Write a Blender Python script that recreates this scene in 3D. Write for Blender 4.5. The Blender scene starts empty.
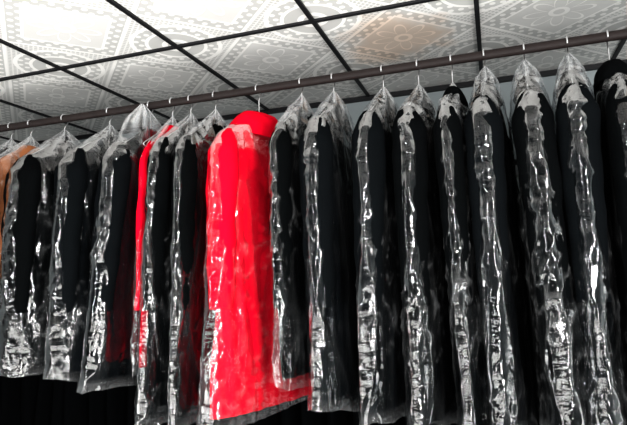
import bpy, math, random
from mathutils import Vector, Matrix, noise
random.seed(7)
S = bpy.context.scene
S.view_settings.view_transform = 'Standard'
try:
    S.view_settings.look = 'Medium High Contrast'
except Exception as e:
    print('look', e)
CAMZ = 1.5
RAILZ = 2.2
RAILY = 1.85
CEIL = 2.48
T = 0.605

# ---------------------------------------------------------------- helpers
def link(o, parent=None):
    S.collection.objects.link(o)
    if parent: o.parent = parent
    return o

def mesh_obj(name, verts, faces, mat, parent=None, smooth=True):
    me = bpy.data.meshes.new(name)
    me.from_pydata(verts, [], faces)
    me.update()
    if smooth:
        me.polygons.foreach_set('use_smooth', [True]*len(me.polygons))
    me.materials.append(mat)
    return link(bpy.data.objects.new(name, me), parent)

def lerp_tab(tab, d):
    if d <= tab[0][0]: return tab[0][1]
    for (a, va), (b, vb) in zip(tab, tab[1:]):
        if d <= b:
            f = (d-a)/(b-a)
            return va+(vb-va)*f
    return tab[-1][1]

def box(vs, fs, x0, x1, y0, y1, z0, z1):
    n = len(vs)
    vs += [(x0,y0,z0),(x1,y0,z0),(x1,y1,z0),(x0,y1,z0),(x0,y0,z1),(x1,y0,z1),(x1,y1,z1),(x0,y1,z1)]
    fs += [tuple(n+i for i in f) for f in [(0,3,2,1),(4,5,6,7),(0,1,5,4),(1,2,6,5),(2,3,7,6),(3,0,4,7)]]

def sweep(vs, fs, pts, r, n=8):
    base = len(vs)
    pts = [Vector(p) for p in pts]
    for i, p in enumerate(pts):
        a = pts[max(i-1, 0)]; b = pts[min(i+1, len(pts)-1)]
        tdir = (b-a).normalized()
        ref = Vector((1,0,0)) if abs(tdir.x) < .9 else Vector((0,0,1))
        u = tdir.cross(ref).normalized(); v = tdir.cross(u)
        for k in range(n):
            an = 2*math.pi*k/n
            vs.append(tuple(p+u*r*math.cos(an)+v*r*math.sin(an)))
    for i in range(len(pts)-1):
        for k in range(n):
            a = base+i*n+k; b = base+i*n+(k+1) % n
            fs.append((a, b, b+n, a+n))
    fs.append(tuple(base+k for k in range(n)))
    fs.append(tuple(base+(len(pts)-1)*n+k for k in reversed(range(n))))

# ---------------------------------------------------------------- materials
class N:
    """tiny node-math wrapper"""
    def __init__(s, nt, sock): s.nt, s.s = nt, sock
    def op(s, o, b=None, c=None):
        n = s.nt.nodes.new('ShaderNodeMath'); n.operation = o
        s.nt.links.new(s.s, n.inputs[0])
        for i, q in ((1, b), (2, c)):
            if q is None: continue
            if isinstance(q, N): s.nt.links.new(q.s, n.inputs[i])
            else: n.inputs[i].default_value = q
        return N(s.nt, n.outputs[0])
    def __add__(s, b): return s.op('ADD', b)
    def __sub__(s, b): return s.op('SUBTRACT', b)
    def __mul__(s, b): return s.op('MULTIPLY', b)
    def abs(s): return s.op('ABSOLUTE')
    def lt(s, b): return s.op('LESS_THAN', b)
    def gt(s, b): return s.op('GREATER_THAN', b)
    def mx(s, b): return s.op('MAXIMUM', b)
    def band(s, c, w): return (s-c).abs().lt(w)

def newmat(name):
    m = bpy.data.materials.new(name); m.use_nodes = True
    nt = m.node_tree
    return m, nt, nt.nodes['Principled BSDF']

def simple(name, col, rough=.6, metal=0, nscale=0, bump=0, var=0, spec=.5):
    m, nt, p = newmat(name)
    p.inputs['Base Color'].default_value = (*col, 1)
    p.inputs['Roughness'].default_value = rough
    p.inputs['Metallic'].default_value = metal
    p.inputs['Specular IOR Level'].default_value = spec
    if nscale:
        tc = nt.nodes.new('ShaderNodeTexCoord')
        nz = nt.nodes.new('ShaderNodeTexNoise'); nz.inputs['Scale'].default_value = nscale
        nz.inputs['Detail'].default_value = 5
        nt.links.new(tc.outputs['Object'], nz.inputs['Vector'])
        if bump:
            b = nt.nodes.new('ShaderNodeBump'); b.inputs['Strength'].default_value = bump
            b.inputs['Distance'].default_value = .01
            nt.links.new(nz.outputs['Fac'], b.inputs['Height'])
            nt.links.new(b.outputs[0], p.inputs['Normal'])
        if var:
            mx = nt.nodes.new('ShaderNodeMix'); mx.data_type = 'RGBA'
            mx.inputs[6].default_value = (*[c*(1-var) for c in col], 1)
            mx.inputs[7].default_value = (*[min(1, c*(1+var)) for c in col], 1)
            nt.links.new(nz.outputs['Fac'], mx.inputs[0])
            nt.links.new(mx.outputs[2], p.inputs['Base Color'])
    return m

M_black = simple('black_wool', (.0015,.0018,.002), .95, spec=.02)
M_navy = simple('charcoal_wool', (.0024,.0030,.0035), .95, spec=.02)
M_red = simple('red_wool', (.46,.001,.013), .85, nscale=60, bump=.1, var=.1, spec=.03)
M_tan = simple('tan_wool', (.22,.08,.03), .7, nscale=60, bump=.2, spec=.2)
M_back = simple('dark_cloth', (.001,.0012,.0014), .9, spec=.02)
M_steel = simple('galvanised_wire', (.62,.63,.64), .3, metal=1)
M_rail = simple('painted_pipe', (.010,.0065,.006), .6, nscale=25, bump=.1, var=.4, spec=.2)
M_grid = simple('dark_ceiling_bar', (.010,.010,.011), .5, nscale=30, var=.2, spec=.2)
M_wall = simple('grey_wall_paint', (.20,.225,.23), .8, nscale=3, bump=.1, var=.15)
M_floor = simple('concrete_floor', (.05,.05,.05), .7, nscale=5, bump=.2, var=.3)

def film_mat():
    m, nt, p = newmat('polythene_film')
    nt.nodes.remove(p)
    out = nt.nodes['Material Output']
    L = nt.links.new
    tc = nt.nodes.new('ShaderNodeTexCoord')
    # warp the coordinates so creases wander
    wn = nt.nodes.new('ShaderNodeTexNoise'); wn.inputs['Scale'].default_value = 14; wn.inputs['Detail'].default_value = 2
    L(tc.outputs['Object'], wn.inputs['Vector'])
    va = nt.nodes.new('ShaderNodeVectorMath'); va.operation = 'MULTIPLY_ADD'
    L(wn.outputs['Color'], va.inputs[0]); va.inputs[1].default_value = (.05,.05,.05)
    L(tc.outputs['Object'], va.inputs[2])
    mp = nt.nodes.new('ShaderNodeMapping'); mp.inputs['Scale'].default_value = (1,1,.42)
    mp.inputs['Rotation'].default_value = (.35,.3,0)
    L(va.outputs[0], mp.inputs['Vector'])
    # faceted crumple
    vo = nt.nodes.new('ShaderNodeTexVoronoi'); vo.inputs['Scale'].default_value = 36
    L(mp.outputs[0], vo.inputs['Vector'])
    b0 = nt.nodes.new('ShaderNodeBump'); b0.inputs['Strength'].default_value = .6; b0.inputs['Distance'].default_value = .0055
    L(vo.outputs['Distance'], b0.inputs['Height'])
    n1 = nt.nodes.new('ShaderNodeTexNoise'); n1.inputs['Scale'].default_value = 30
    n1.inputs['Detail'].default_value = 5; n1.inputs['Distortion'].default_value = .9
    n1.noise_type = 'RIDGED_MULTIFRACTAL'
    L(mp.outputs[0], n1.inputs['Vector'])
    b1 = nt.nodes.new('ShaderNodeBump'); b1.inputs['Strength'].default_value = .5; b1.inputs['Distance'].default_value = .0022
    L(n1.outputs['Fac'], b1.inputs['Height']); L(b0.outputs[0], b1.inputs['Normal'])
    mp2 = nt.nodes.new('ShaderNodeMapping'); mp2.inputs['Scale'].default_value = (.6,.6,1.7)
    L(tc.outputs['Object'], mp2.inputs['Vector'])
    n2 = nt.nodes.new('ShaderNodeTexNoise'); n2.inputs['Scale'].default_value = 55
    n2.inputs['Detail'].default_value = 3
    L(mp2.outputs[0], n2.inputs['Vector'])
    n3 = nt.nodes.new('ShaderNodeTexNoise'); n3.inputs['Scale'].default_value = 5
    L(tc.outputs['Object'], n3.inputs['Vector'])
    pr = nt.nodes.new('ShaderNodeMapRange'); pr.inputs[1].default_value = .42; pr.inputs[2].default_value = .62
    pr.inputs[3].default_value = .1; pr.inputs[4].default_value = .9
    L(n3.outputs['Fac'], pr.inputs[0])
    b2 = nt.nodes.new('ShaderNodeBump'); b2.inputs['Distance'].default_value = .0034
    L(pr.outputs[0], b2.inputs['Strength'])
    L(n2.outputs['Fac'], b2.inputs['Height']); L(b1.outputs[0], b2.inputs['Normal'])
    tr = nt.nodes.new('ShaderNodeBsdfTransparent'); tr.inputs[0].default_value = (.97,.98,.99,1)
    gl = nt.nodes.new('ShaderNodeBsdfGlossy'); gl.inputs['Roughness'].default_value = .10
    L(b2.outputs[0], gl.inputs['Normal'])
    df = nt.nodes.new('ShaderNodeBsdfDiffuse'); df.inputs[0].default_value = (.88,.90,.91,1)
    tl = nt.nodes.new('ShaderNodeBsdfTranslucent'); tl.inputs[0].default_value = (.8,.82,.83,1)
    dm = nt.nodes.new('ShaderNodeMixShader'); dm.inputs[0].default_value = .4
    L(df.outputs[0], dm.inputs[1]); L(tl.outputs[0], dm.inputs[2])
    fr = nt.nodes.new('ShaderNodeFresnel'); fr.inputs['IOR'].default_value = 1.5
    g = N(nt, fr.outputs[0])*.75 + .012
    m1 = nt.nodes.new('ShaderNodeMixShader')
    L(g.op('MINIMUM', .4).s, m1.inputs[0]); L(tr.outputs[0], m1.inputs[1]); L(gl.outputs[0], m1.inputs[2])
    at = nt.nodes.new('ShaderNodeAttribute'); at.attribute_name = 'milk'
    fac = N(nt, at.outputs['Fac']).op('MINIMUM', .8)
    m2 = nt.nodes.new('ShaderNodeMixShader')
    L(fac.s, m2.inputs[0]); L(m1.outputs[0], m2.inputs[1]); L(dm.outputs[0], m2.inputs[2])
    L(m2.outputs[0], out.inputs[0])
    return m
M_film = film_mat()

def ceiling_mat():
    m, nt, p = newmat('patterned_ceiling_tile')
    L = nt.links.new
    tc = nt.nodes.new('ShaderNodeTexCoord')
    sx = nt.nodes.new('ShaderNodeSeparateXYZ'); L(tc.outputs['Object'], sx.inputs[0])
    X = N(nt, sx.outputs[0])*(1/T) + 50
    Y = (N(nt, sx.outputs[1]) - 1.945)*(1/T) + 50
    u = (X.op('FRACT')*2-1).abs(); v = (Y.op('FRACT')*2-1).abs()
    r = ((u*u)+(v*v)).op('SQRT')
    dmd = u+v
    cu = u-1; cv = v-1
    rc = ((cu*cu)+(cv*cv)).op('SQRT')
    th = v.op('ARCTAN2', u)
    pet = (th*4).op('COSINE').abs()*.26+.16
    petal = ((r-pet).abs()).lt(.022)
    m_ = petal.mx(r.lt(.13)*r.gt(.07)).mx(dmd.band(.98,.03)).mx(dmd.band(.70,.025))
    m_ = m_.mx(rc.band(.60,.03)*dmd.gt(.98)).mx(rc.band(.40,.025)).mx(rc.lt(.2)*rc.gt(.12))
    du = (u*8).op('FRACT')-.5; dv = (v*8).op('FRACT')-.5
    dots = ((du*du)+(dv*dv)).op('SQRT').lt(.3)
    reg = dmd.gt(.70)*dmd.lt(.98)
    reg2 = rc.lt(.60)*rc.gt(.42)
    m_ = m_.mx(dots*reg.mx(reg2)*.85)
    la = ((u+v)*12).op('FRACT').lt(.35).mx(((u-v)*12).op('FRACT').lt(.35))
    m_ = m_.mx(la*dmd.gt(.98)*rc.gt(.63)*.7)
    m_ = m_.mx(dmd.lt(.70)*.4)
    mx = nt.nodes.new('ShaderNodeMix'); mx.data_type = 'RGBA'
    mx.inputs[6].default_value = (.55,.55,.535,1); mx.inputs[7].default_value = (.93,.92,.895,1)
    L(m_.s, mx.inputs[0])
    # water stain
    dx = N(nt, sx.outputs[0])+.36; dy = N(nt, sx.outputs[1])-2.27
    nz = nt.nodes.new('ShaderNodeTexNoise'); nz.inputs['Scale'].default_value = 7; nz.inputs['Detail'].default_value = 4
    L(tc.outputs['Object'], nz.inputs['Vector'])
    dist = ((dx*dx)+(dy*dy)).op('SQRT') + (N(nt, nz.outputs['Fac'])-.5)*.45
    st = nt.nodes.new('ShaderNodeMapRange'); st.inputs[1].default_value = .27; st.inputs[2].default_value = .13
    L(dist.s, st.inputs[0])
    fac = N(nt, st.outputs[0])*.6
    m2 = nt.nodes.new('ShaderNodeMix'); m2.data_type = 'RGBA'; m2.blend_type = 'MULTIPLY'
    m2.inputs[7].default_value = (.92,.66,.48,1)
    L(fac.s, m2.inputs[0]); L(mx.outputs[2], m2.inputs[6])
    nz2 = nt.nodes.new('ShaderNodeTexNoise'); nz2.inputs['Scale'].default_value = 2.5; nz2.inputs['Detail'].default_value = 6
    L(tc.outputs['Object'], nz2.inputs['Vector'])
    m3 = nt.nodes.new('ShaderNodeMix'); m3.data_type = 'RGBA'; m3.blend_type = 'MULTIPLY'
    m3.inputs[7].default_value = (.6,.6,.58,1)
    L((N(nt, nz2.outputs['Fac'])*.5).s, m3.inputs[0]); L(m2.outputs[2], m3.inputs[6])
    L(m3.outputs[2], p.inputs['Base Color'])
    b = nt.nodes.new('ShaderNodeBump'); b.inputs['Strength'].default_value = .5; b.inputs['Distance'].default_value = .003
    L(m_.s, b.inputs['Height']); L(b.outputs[0], p.inputs['Normal'])
    p.inputs['Roughness'].default_value = .35
    return m
M_ceil = ceiling_mat()

# ---------------------------------------------------------------- room
XL, XR, YF, YB = -4.2, 2.4, -2.0, 2.95
vs, fs = [], []; box(vs, fs, XL-.1, XR+.1, YF-.1, YB+.1, CEIL, CEIL+.05); mesh_obj('ceiling', vs, fs, M_ceil, smooth=False)
vs, fs = [], []; box(vs, fs, XL-.1, XR+.1, YF-.1, YB+.1, -.05, 0); mesh_obj('floor', vs, fs, M_floor, smooth=False)
vs, fs = [], []; box(vs, fs, XL-.1, XR+.1, YB, YB+.1, 0, CEIL); mesh_obj('wall_back', vs, fs, M_wall, smooth=False)
vs, fs = [], []; box(vs, fs, XL-.1, XL, YF, YB, 0, CEIL); mesh_obj('wall_left', vs, fs, M_wall, smooth=False)
vs, fs = [], []; box(vs, fs, XR, XR+.1, YF, YB, 0, CEIL); mesh_obj('wall_right', vs, fs, M_wall, smooth=False)
vs, fs = [], []
k = -6
while k*T < XR:
    x = k*T
    if x > XL: box(vs, fs, x-.009, x+.009, YF, YB, CEIL-.009, CEIL-.0005)
    k += 1
for k in range(-6, 3):
    y = 1.945+k*T
    if YF < y < YB: box(vs, fs, XL, XR, y-.009, y+.009, CEIL-.010, CEIL-.0006)
box(vs, fs, XL, XR, YB-.025, YB-.0005, CEIL-.025, CEIL-.0006)
mesh_obj('ceiling_grid', vs, fs, M_grid, smooth=False)

rail = bpy.data.objects.new('clothes_rail', None); link(rail)
vs, fs = [], []
sweep(vs, fs, [(XL+.001, RAILY, RAILZ), (-1, RAILY, RAILZ), (XR-.001, RAILY, RAILZ)], .0155, 24)
mesh_obj('pipe', vs, fs, M_rail, rail)
vs, fs = [], []
sweep(vs, fs, [(XL+.001, RAILY, RAILZ), (XL+.012, RAILY, RAILZ)], .04, 24)
sweep(vs, fs, [(XR-.012, RAILY, RAILZ), (XR-.001, RAILY, RAILZ)], .04, 24)
mesh_obj('wall_flanges', vs, fs, M_rail, rail)

# ---------------------------------------------------------------- garments
def sgn(x): return 1 if x >= 0 else -1

def loft(name, mat, parent, d0, d1, rows, cols, a_of, b_of, disp, lean=0, soff=lambda d: 0, toff=lambda d: 0,
         p=2.4, milk=None, hemf=None, close_top=True, close_bot=False):
    verts = []; mk = []
    for i in range(rows):
        f = i/(rows-1)
        for j in range(cols):
            th = 2*math.pi*j/cols
            c, s = math.cos(th), math.sin(th)
            dend = d1 + (hemf(th) if hemf else 0)
            d = d0+(dend-d0)*f
            A, B = a_of(d), b_of(d)
            ct = sgn(c)*abs(c)**(2/p); cs = sgn(s)*abs(s)**(2/p)
            t = B*ct; q = A*cs
            nrm = Vector((ct/B if B else 0, cs/A if A else 0, 0))
            nrm = nrm.normalized() if nrm.length else nrm
            h, m = disp(t, q, d, th, f)
            t += nrm.x*h; q += nrm.y*h
            verts.append((t+toff(d)+lean*(d-.1), -(q+soff(d)), -d))
            mk.append(m)
    faces = []
    for i in range(rows-1):
        for j in range(cols):
            a = i*cols+j; b = i*cols+(j+1) % cols
            faces.append((a, a+cols, b+cols, b))
    if close_top: faces.append(tuple(range(cols)))
    if close_bot: faces.append(tuple((rows-1)*cols+j for j in reversed(range(cols))))
    o = mesh_obj(name, verts, faces, mat, parent)
    if milk:
        at = o.data.attributes.new('milk', 'FLOAT', 'POINT')
        at.data.foreach_set('value', mk)
    return o

def hanger(parent):
    vs, fs = [], []
    R = .0182
    pts = []
    for i in range(15):
        an = math.radians(205-i*(205+20)/14)
        pts.append((0, R*math.cos(an), R*math.sin(an)))
    pts += [(0,.013,-.020),(0,.005,-.031),(0,0,-.044),(0,0,-.108)]
    sweep(vs, fs, pts, .0028, 8)
    tri = [(0,0,-.108),(0,-.02,-.114),(0,-.10,-.150),(0,-.168,-.195),(0,-.176,-.203),(0,-.168,-.209),(0,0,-.211),
           (0,.168,-.209),(0,.176,-.203),(0,.168,-.195),(0,.10,-.150),(0,.02,-.114),(0,0,-.108)]
    sweep(vs, fs, tri, .0018, 6)
    mesh_obj('wire_hanger', vs, fs, M_steel, parent)

def garment(name, X, b, length, cmat, lean=0, yaw=0, peak=.055, a=1.0, seed=0, baglen=None, peaks=0.0, flare=0, col=0, haze=1.0):
    """hanging coat inside a clear film cover; b = half thickness along the rail"""
    root = bpy.data.objects.new(name, None); link(root)
    root.location = (X, RAILY, RAILZ); root.rotation_euler = (0, 0, math.radians(yaw))
    hanger(root)
    o = Vector((seed*7.31, seed*3.17, seed*1.9))
    cb = b-.006
    fb = lambda d: lerp_tab([(.11,.35),(.15,.52),(.20,.76),(.28,.95),(.6,.9),(1.3,1.0)], d)*cb
    fa = lambda d: a*(1+flare*max(0, d-.5))*lerp_tab([(.11,.045),(.13,.068),(.16,.115),(.19,.155),(.22,.182),(.28,.19),(.6,.200),(1.3,.228)], d)
    def cd(t, q, d, th, f):
        w = min(1, max(0, (d-.15)/.3))
        n = noise.noise(Vector((t*12, q*20, d*1.6))+o)
        n2 = noise.noise(Vector((t*26, q*26, d*7))+o*2)
        return (-abs(n)*.030*w + n2*.004*w, 0)
    loft('coat_body', cmat, root, .11, length, 60, 72, fa, fb, cd, lean, close_bot=True)
    for sg in (1, -1):
        sa = lambda d: lerp_tab([(.185,.018),(.205,.032),(.26,.046),(.5,.042),(.82,.036)], d)
        sb = lambda d: cb*lerp_tab([(.185,.35),(.205,.6),(.27,.97),(.5,.88),(.82,.72)], d)
        so = lambda d, sg=sg: sg*a*lerp_tab([(.185,.150),(.26,.174),(.5,.188),(.82,.194)], d)
        loft('sleeve', cmat, root, .185, min(.80, length-.2), 40, 32, sa, sb,
             lambda t, q, d, th, f: (noise.noise(Vector((t*20, q*20+sg, d*14))+o)*.006, 0), lean, soff=so, p=2.1, close_bot=True)
    # turned-down collar
    if col:
        ca = lambda d: lerp_tab([(.096,.060),(.100,.078),(.12,.104),(.155,.135),(.19,.152)], d)
        cbb = lambda d: min(b*1.0, lerp_tab([(.096,.022),(.100,.032),(.12,.048),(.155,.060),(.19,.066)], d))
        loft('collar', cmat, root, .096, .190, 20, 56, ca, cbb,
             lambda t, q, d, th, f: (.007*f*math.sin(th*3+1)+.005*noise.noise(Vector((t*30, q*30, d*30))), 0), lean, p=2.2,
             hemf=lambda th: .018*math.sin(th+2.2))
    else:
        ca = lambda d: lerp_tab([(.10,.036),(.108,.046),(.13,.066),(.165,.095)], d)
        cbb = lambda d: min(b*.85, lerp_tab([(.10,.018),(.108,.026),(.13,.036),(.165,.046)], d))
        loft('collar', cmat, root, .10, .165, 12, 40, ca, cbb, lambda t, q, d, th, f: (0, 0), lean, p=2.1)
    bl = baglen or length+.025
    pk = peak
    ba = lambda d: a*(1+flare*max(0, d-.5))*lerp_tab([(pk,.006),(pk+.012,.018),(pk+.035,.045),(pk+.06,.080),(.165,.145),(.20,.188),(.25,.222),(.32,.232),(.6,.240),(1.3,.262)], d)
    bb = lambda d: lerp_tab([(pk,.08),(pk+.012,.22),(pk+.035,.42),(pk+.06,.60),(.19,.84),(.26,.99),(.5,1.0),(1.3,1.06)], d)*b
    so = lambda d: peaks*lerp_tab([(pk,1),(.18,.25),(.27,0)], d)
    ph = noise.noise(o)*3
    def bd(t, q, d, th, f):
        w = min(1, max(.12, (d-pk)/.12))
        v1 = noise.noise(Vector((t*13, q*13, d*2.6 + q*3))+o)
        v2 = noise.noise(Vector((t*26+d*5, q*26, d*9))+o*1.7)
        v3 = noise.noise(Vector((t*16, q*9, d*46))+o*.6)
        amp = .25+1.0*max(0, min(1, .5+1.8*noise.noise(Vector((q*4, d*3, seed)))))
        r1 = 1-min(1, abs(v1)*3.2); r2 = 1-min(1, abs(v2)*3.0)
        h = (r1*r1*.0065 + r2*r2*.0036*amp + v3*.0030*amp - .002)*w
        top = max(0, 1-(d-pk)/.18)
        h += math.sin(th*9+v1*3+ph)*.006*top*(1-top)*1.8
        hem = max(0, (f-.96)/.04)
        h += (noise.noise(Vector((th*2.2, seed, d*12)))*.014)*hem
        milk = .010*r1**4 + .10*r2**6*max(0, amp-.5) + .006*max(0, amp-.7) + .36*top**1.5*(.5+.5*math.sin(th*9+v1*3+ph)) + .05*hem
        return h, max(0, milk*haze)
    hem = lambda th: .018*noise.noise(Vector((math.cos(th)*1.6, math.sin(th)*1.6, seed*2.3))) + .010*math.sin(th*2+seed)
    loft('film_cover', M_film, root, pk, bl, 200, 112, ba, bb, bd, lean, soff=so, p=2.2, milk=True, hemf=hem, close_top=False)
    return root

BK, RD = 'bagged_black_coat', 'bagged_red_coat'
G = [
 (BK,-2.37,.055,1.00,M_black,0,-8,{}),
 (BK,-2.24,.055,.98,M_navy,0,-8,{}),
 (BK,-2.11,.055,1.00,M_black,0,-8,{}),
 (BK,-1.99,.050,1.00,M_black,0,-8,{}),
 ('bagged_tan_coat',-1.880,.040,.66,M_tan,0,-8,{}),
 (BK,-1.700,.105,1.00,M_black,-.02,-12,dict(peak=.05)),
 (BK,-1.470,.080,1.02,M_navy,-.03,-10,{}),
 (BK,-1.275,.072,1.05,M_navy,-.10,-4,dict(peak=.01,peaks=.06,haze=1.4)),
 (RD,-1.172,.026,1.00,M_red,-.03,-4,dict(a=.8)),
 (BK,-1.090,.052,1.16,M_black,-.04,-6,{}),
 (BK,-.982,.050,1.15,M_black,-.01,-9,{}),
 (RD,-.800,.072,1.14,M_red,0,-20,dict(peak=.090,a=1.06,flare=.18,col=1,haze=.9)),
 (BK,-.630,.046,1.02,M_black,0,-7,dict(peak=.045)),
 (BK,-.508,.066,1.09,M_navy,0,-6,dict(peak=.05)),
 (BK,-.328,.062,1.12,M_navy,-.02,-8,dict(peak=.06)),
 (BK,-.206,.062,1.15,M_black,0,-7,dict(peak=.07)),
 (BK,-.094,.050,1.16,M_black,.02,-6,dict(peak=.08)),
 (BK,.012,.063,1.19,M_navy,0,-6,dict(peak=.04)),
 (BK,.135,.066,1.14,M_black,.03,-3,dict(peak=.035)),
 (BK,.264,.065,1.20,M_navy,0,-6,dict(peak=.035)),
 (BK,.378,.052,1.20,M_black,0,-5,dict(peak=.085,col=1)),
 (BK,.49,.055,1.18,M_navy,0,-3,{}),
 (BK,.63,.055,1.16,M_black,0,0,{}),
 (BK,.78,.055,1.18,M_black,0,0,{}),
]
for i, (nm, X, b, ln, mt, le, yw, ex) in enumerate(G):
    garment(nm, X, b, ln, mt, lean=le, yaw=yw, seed=i+1, **ex)

# ---- second row: packed dark coats on a lower free-standing rack (one object)
vs, fs = [], []
zr = 1.98; yr = 2.66
sweep(vs, fs, [(XL+.04, yr, zr), (0, yr, zr), (XR-.04, yr, zr)], .014, 16)
for xx in (XL+.05, XR-.05):
    sweep(vs, fs, [(xx, yr, 0), (xx, yr, 1), (xx, yr, zr)], .014, 16)
x = XL+.15; kk = 0
while x < XR-.1:
    kk += 1
    rows, cols = 22, 24
    L_ = 1.25+.1*random.random(); base = len(vs); off = random.uniform(-.03,.03)
    for i in range(rows):
        f = i/(rows-1); d = .03+L_*f
        A = lerp_tab([(.03,.02),(.06,.05),(.10,.13),(.15,.19),(.4,.205),(1.4,.23)], d)
        B = lerp_tab([(.03,.012),(.08,.03),(.16,.052),(1.4,.058)], d)
        for j in range(cols):
            th = 2*math.pi*j/cols
            h = 1+.2*noise.noise(Vector((math.cos(th)*2.5, math.sin(th)*2.5, d*2+kk*5)))
            vs.append((x+B*math.cos(th)*h, yr+off+A*math.sin(th)*h, zr-d))
    for i in range(rows-1):
        for j in range(cols):
            a = base+i*cols+j; b = base+i*cols+(j+1) % cols
            fs.append((a, a+cols, b+cols, b))
    fs.append(tuple(base+j for j in range(cols)))
    fs.append(tuple(base+(rows-1)*cols+j for j in reversed(range(cols))))
    x += .118
mesh_obj('row_of_dark_coats', vs, fs, M_back)

# ---------------------------------------------------------------- light
W = bpy.data.worlds.new('World'); S.world = W; W.use_nodes = True
W.node_tree.nodes['Background'].inputs[0].default_value = (.95,.97,1,1)
W.node_tree.nodes['Background'].inputs[1].default_value = .06
def area(name, loc, target, sx, sy, power, col):
    l = bpy.data.lights.new(name, 'AREA'); l.shape = 'RECTANGLE'; l.size = sx; l.size_y = sy
    l.energy = power; l.color = col
    o = bpy.data.objects.new(name, l); link(o); o.location = loc
    o.rotation_euler = (Vector(target)-Vector(loc)).to_track_quat('-Z', 'Y').to_euler()
area('assumed_light_right', (1.9,-1.0,1.5), (-.6,1.8,1.5), .5, 1.7, 195, (1,.99,.98))  # assumed main light behind the camera, no window built; gives the film its highlights
area('assumed_light_left', (-1.6,-1.7,1.5), (-.6,1.8,1.5), .3, 1.5, 70, (.99,1,1))  # assumed weaker light from behind left, a bare area lamp without any window
area('added_ceiling_fill', (-.8,.2,.7), (-.7,1.7,CEIL), 2.8, .8, 92, (1,.985,.96))  # added upward fill with no fixture behind it, brightens the ceiling

# ---------------------------------------------------------------- camera
cd = bpy.data.cameras.new('camera'); cam = bpy.data.objects.new('camera', cd); link(cam)
cd.sensor_width = 36; cd.lens = 31.64; cd.clip_start = .01
right = Vector((.949,.313,-.0374)).normalized()
back = Vector((.3072,-.9449,-.1124)); back = (back-right*back.dot(right)).normalized()
up = back.cross(right)
Mx = Matrix((right, up, back)).transposed().to_4x4(); Mx.translation = (0,0,CAMZ)
cam.matrix_world = Mx
S.camera = cam
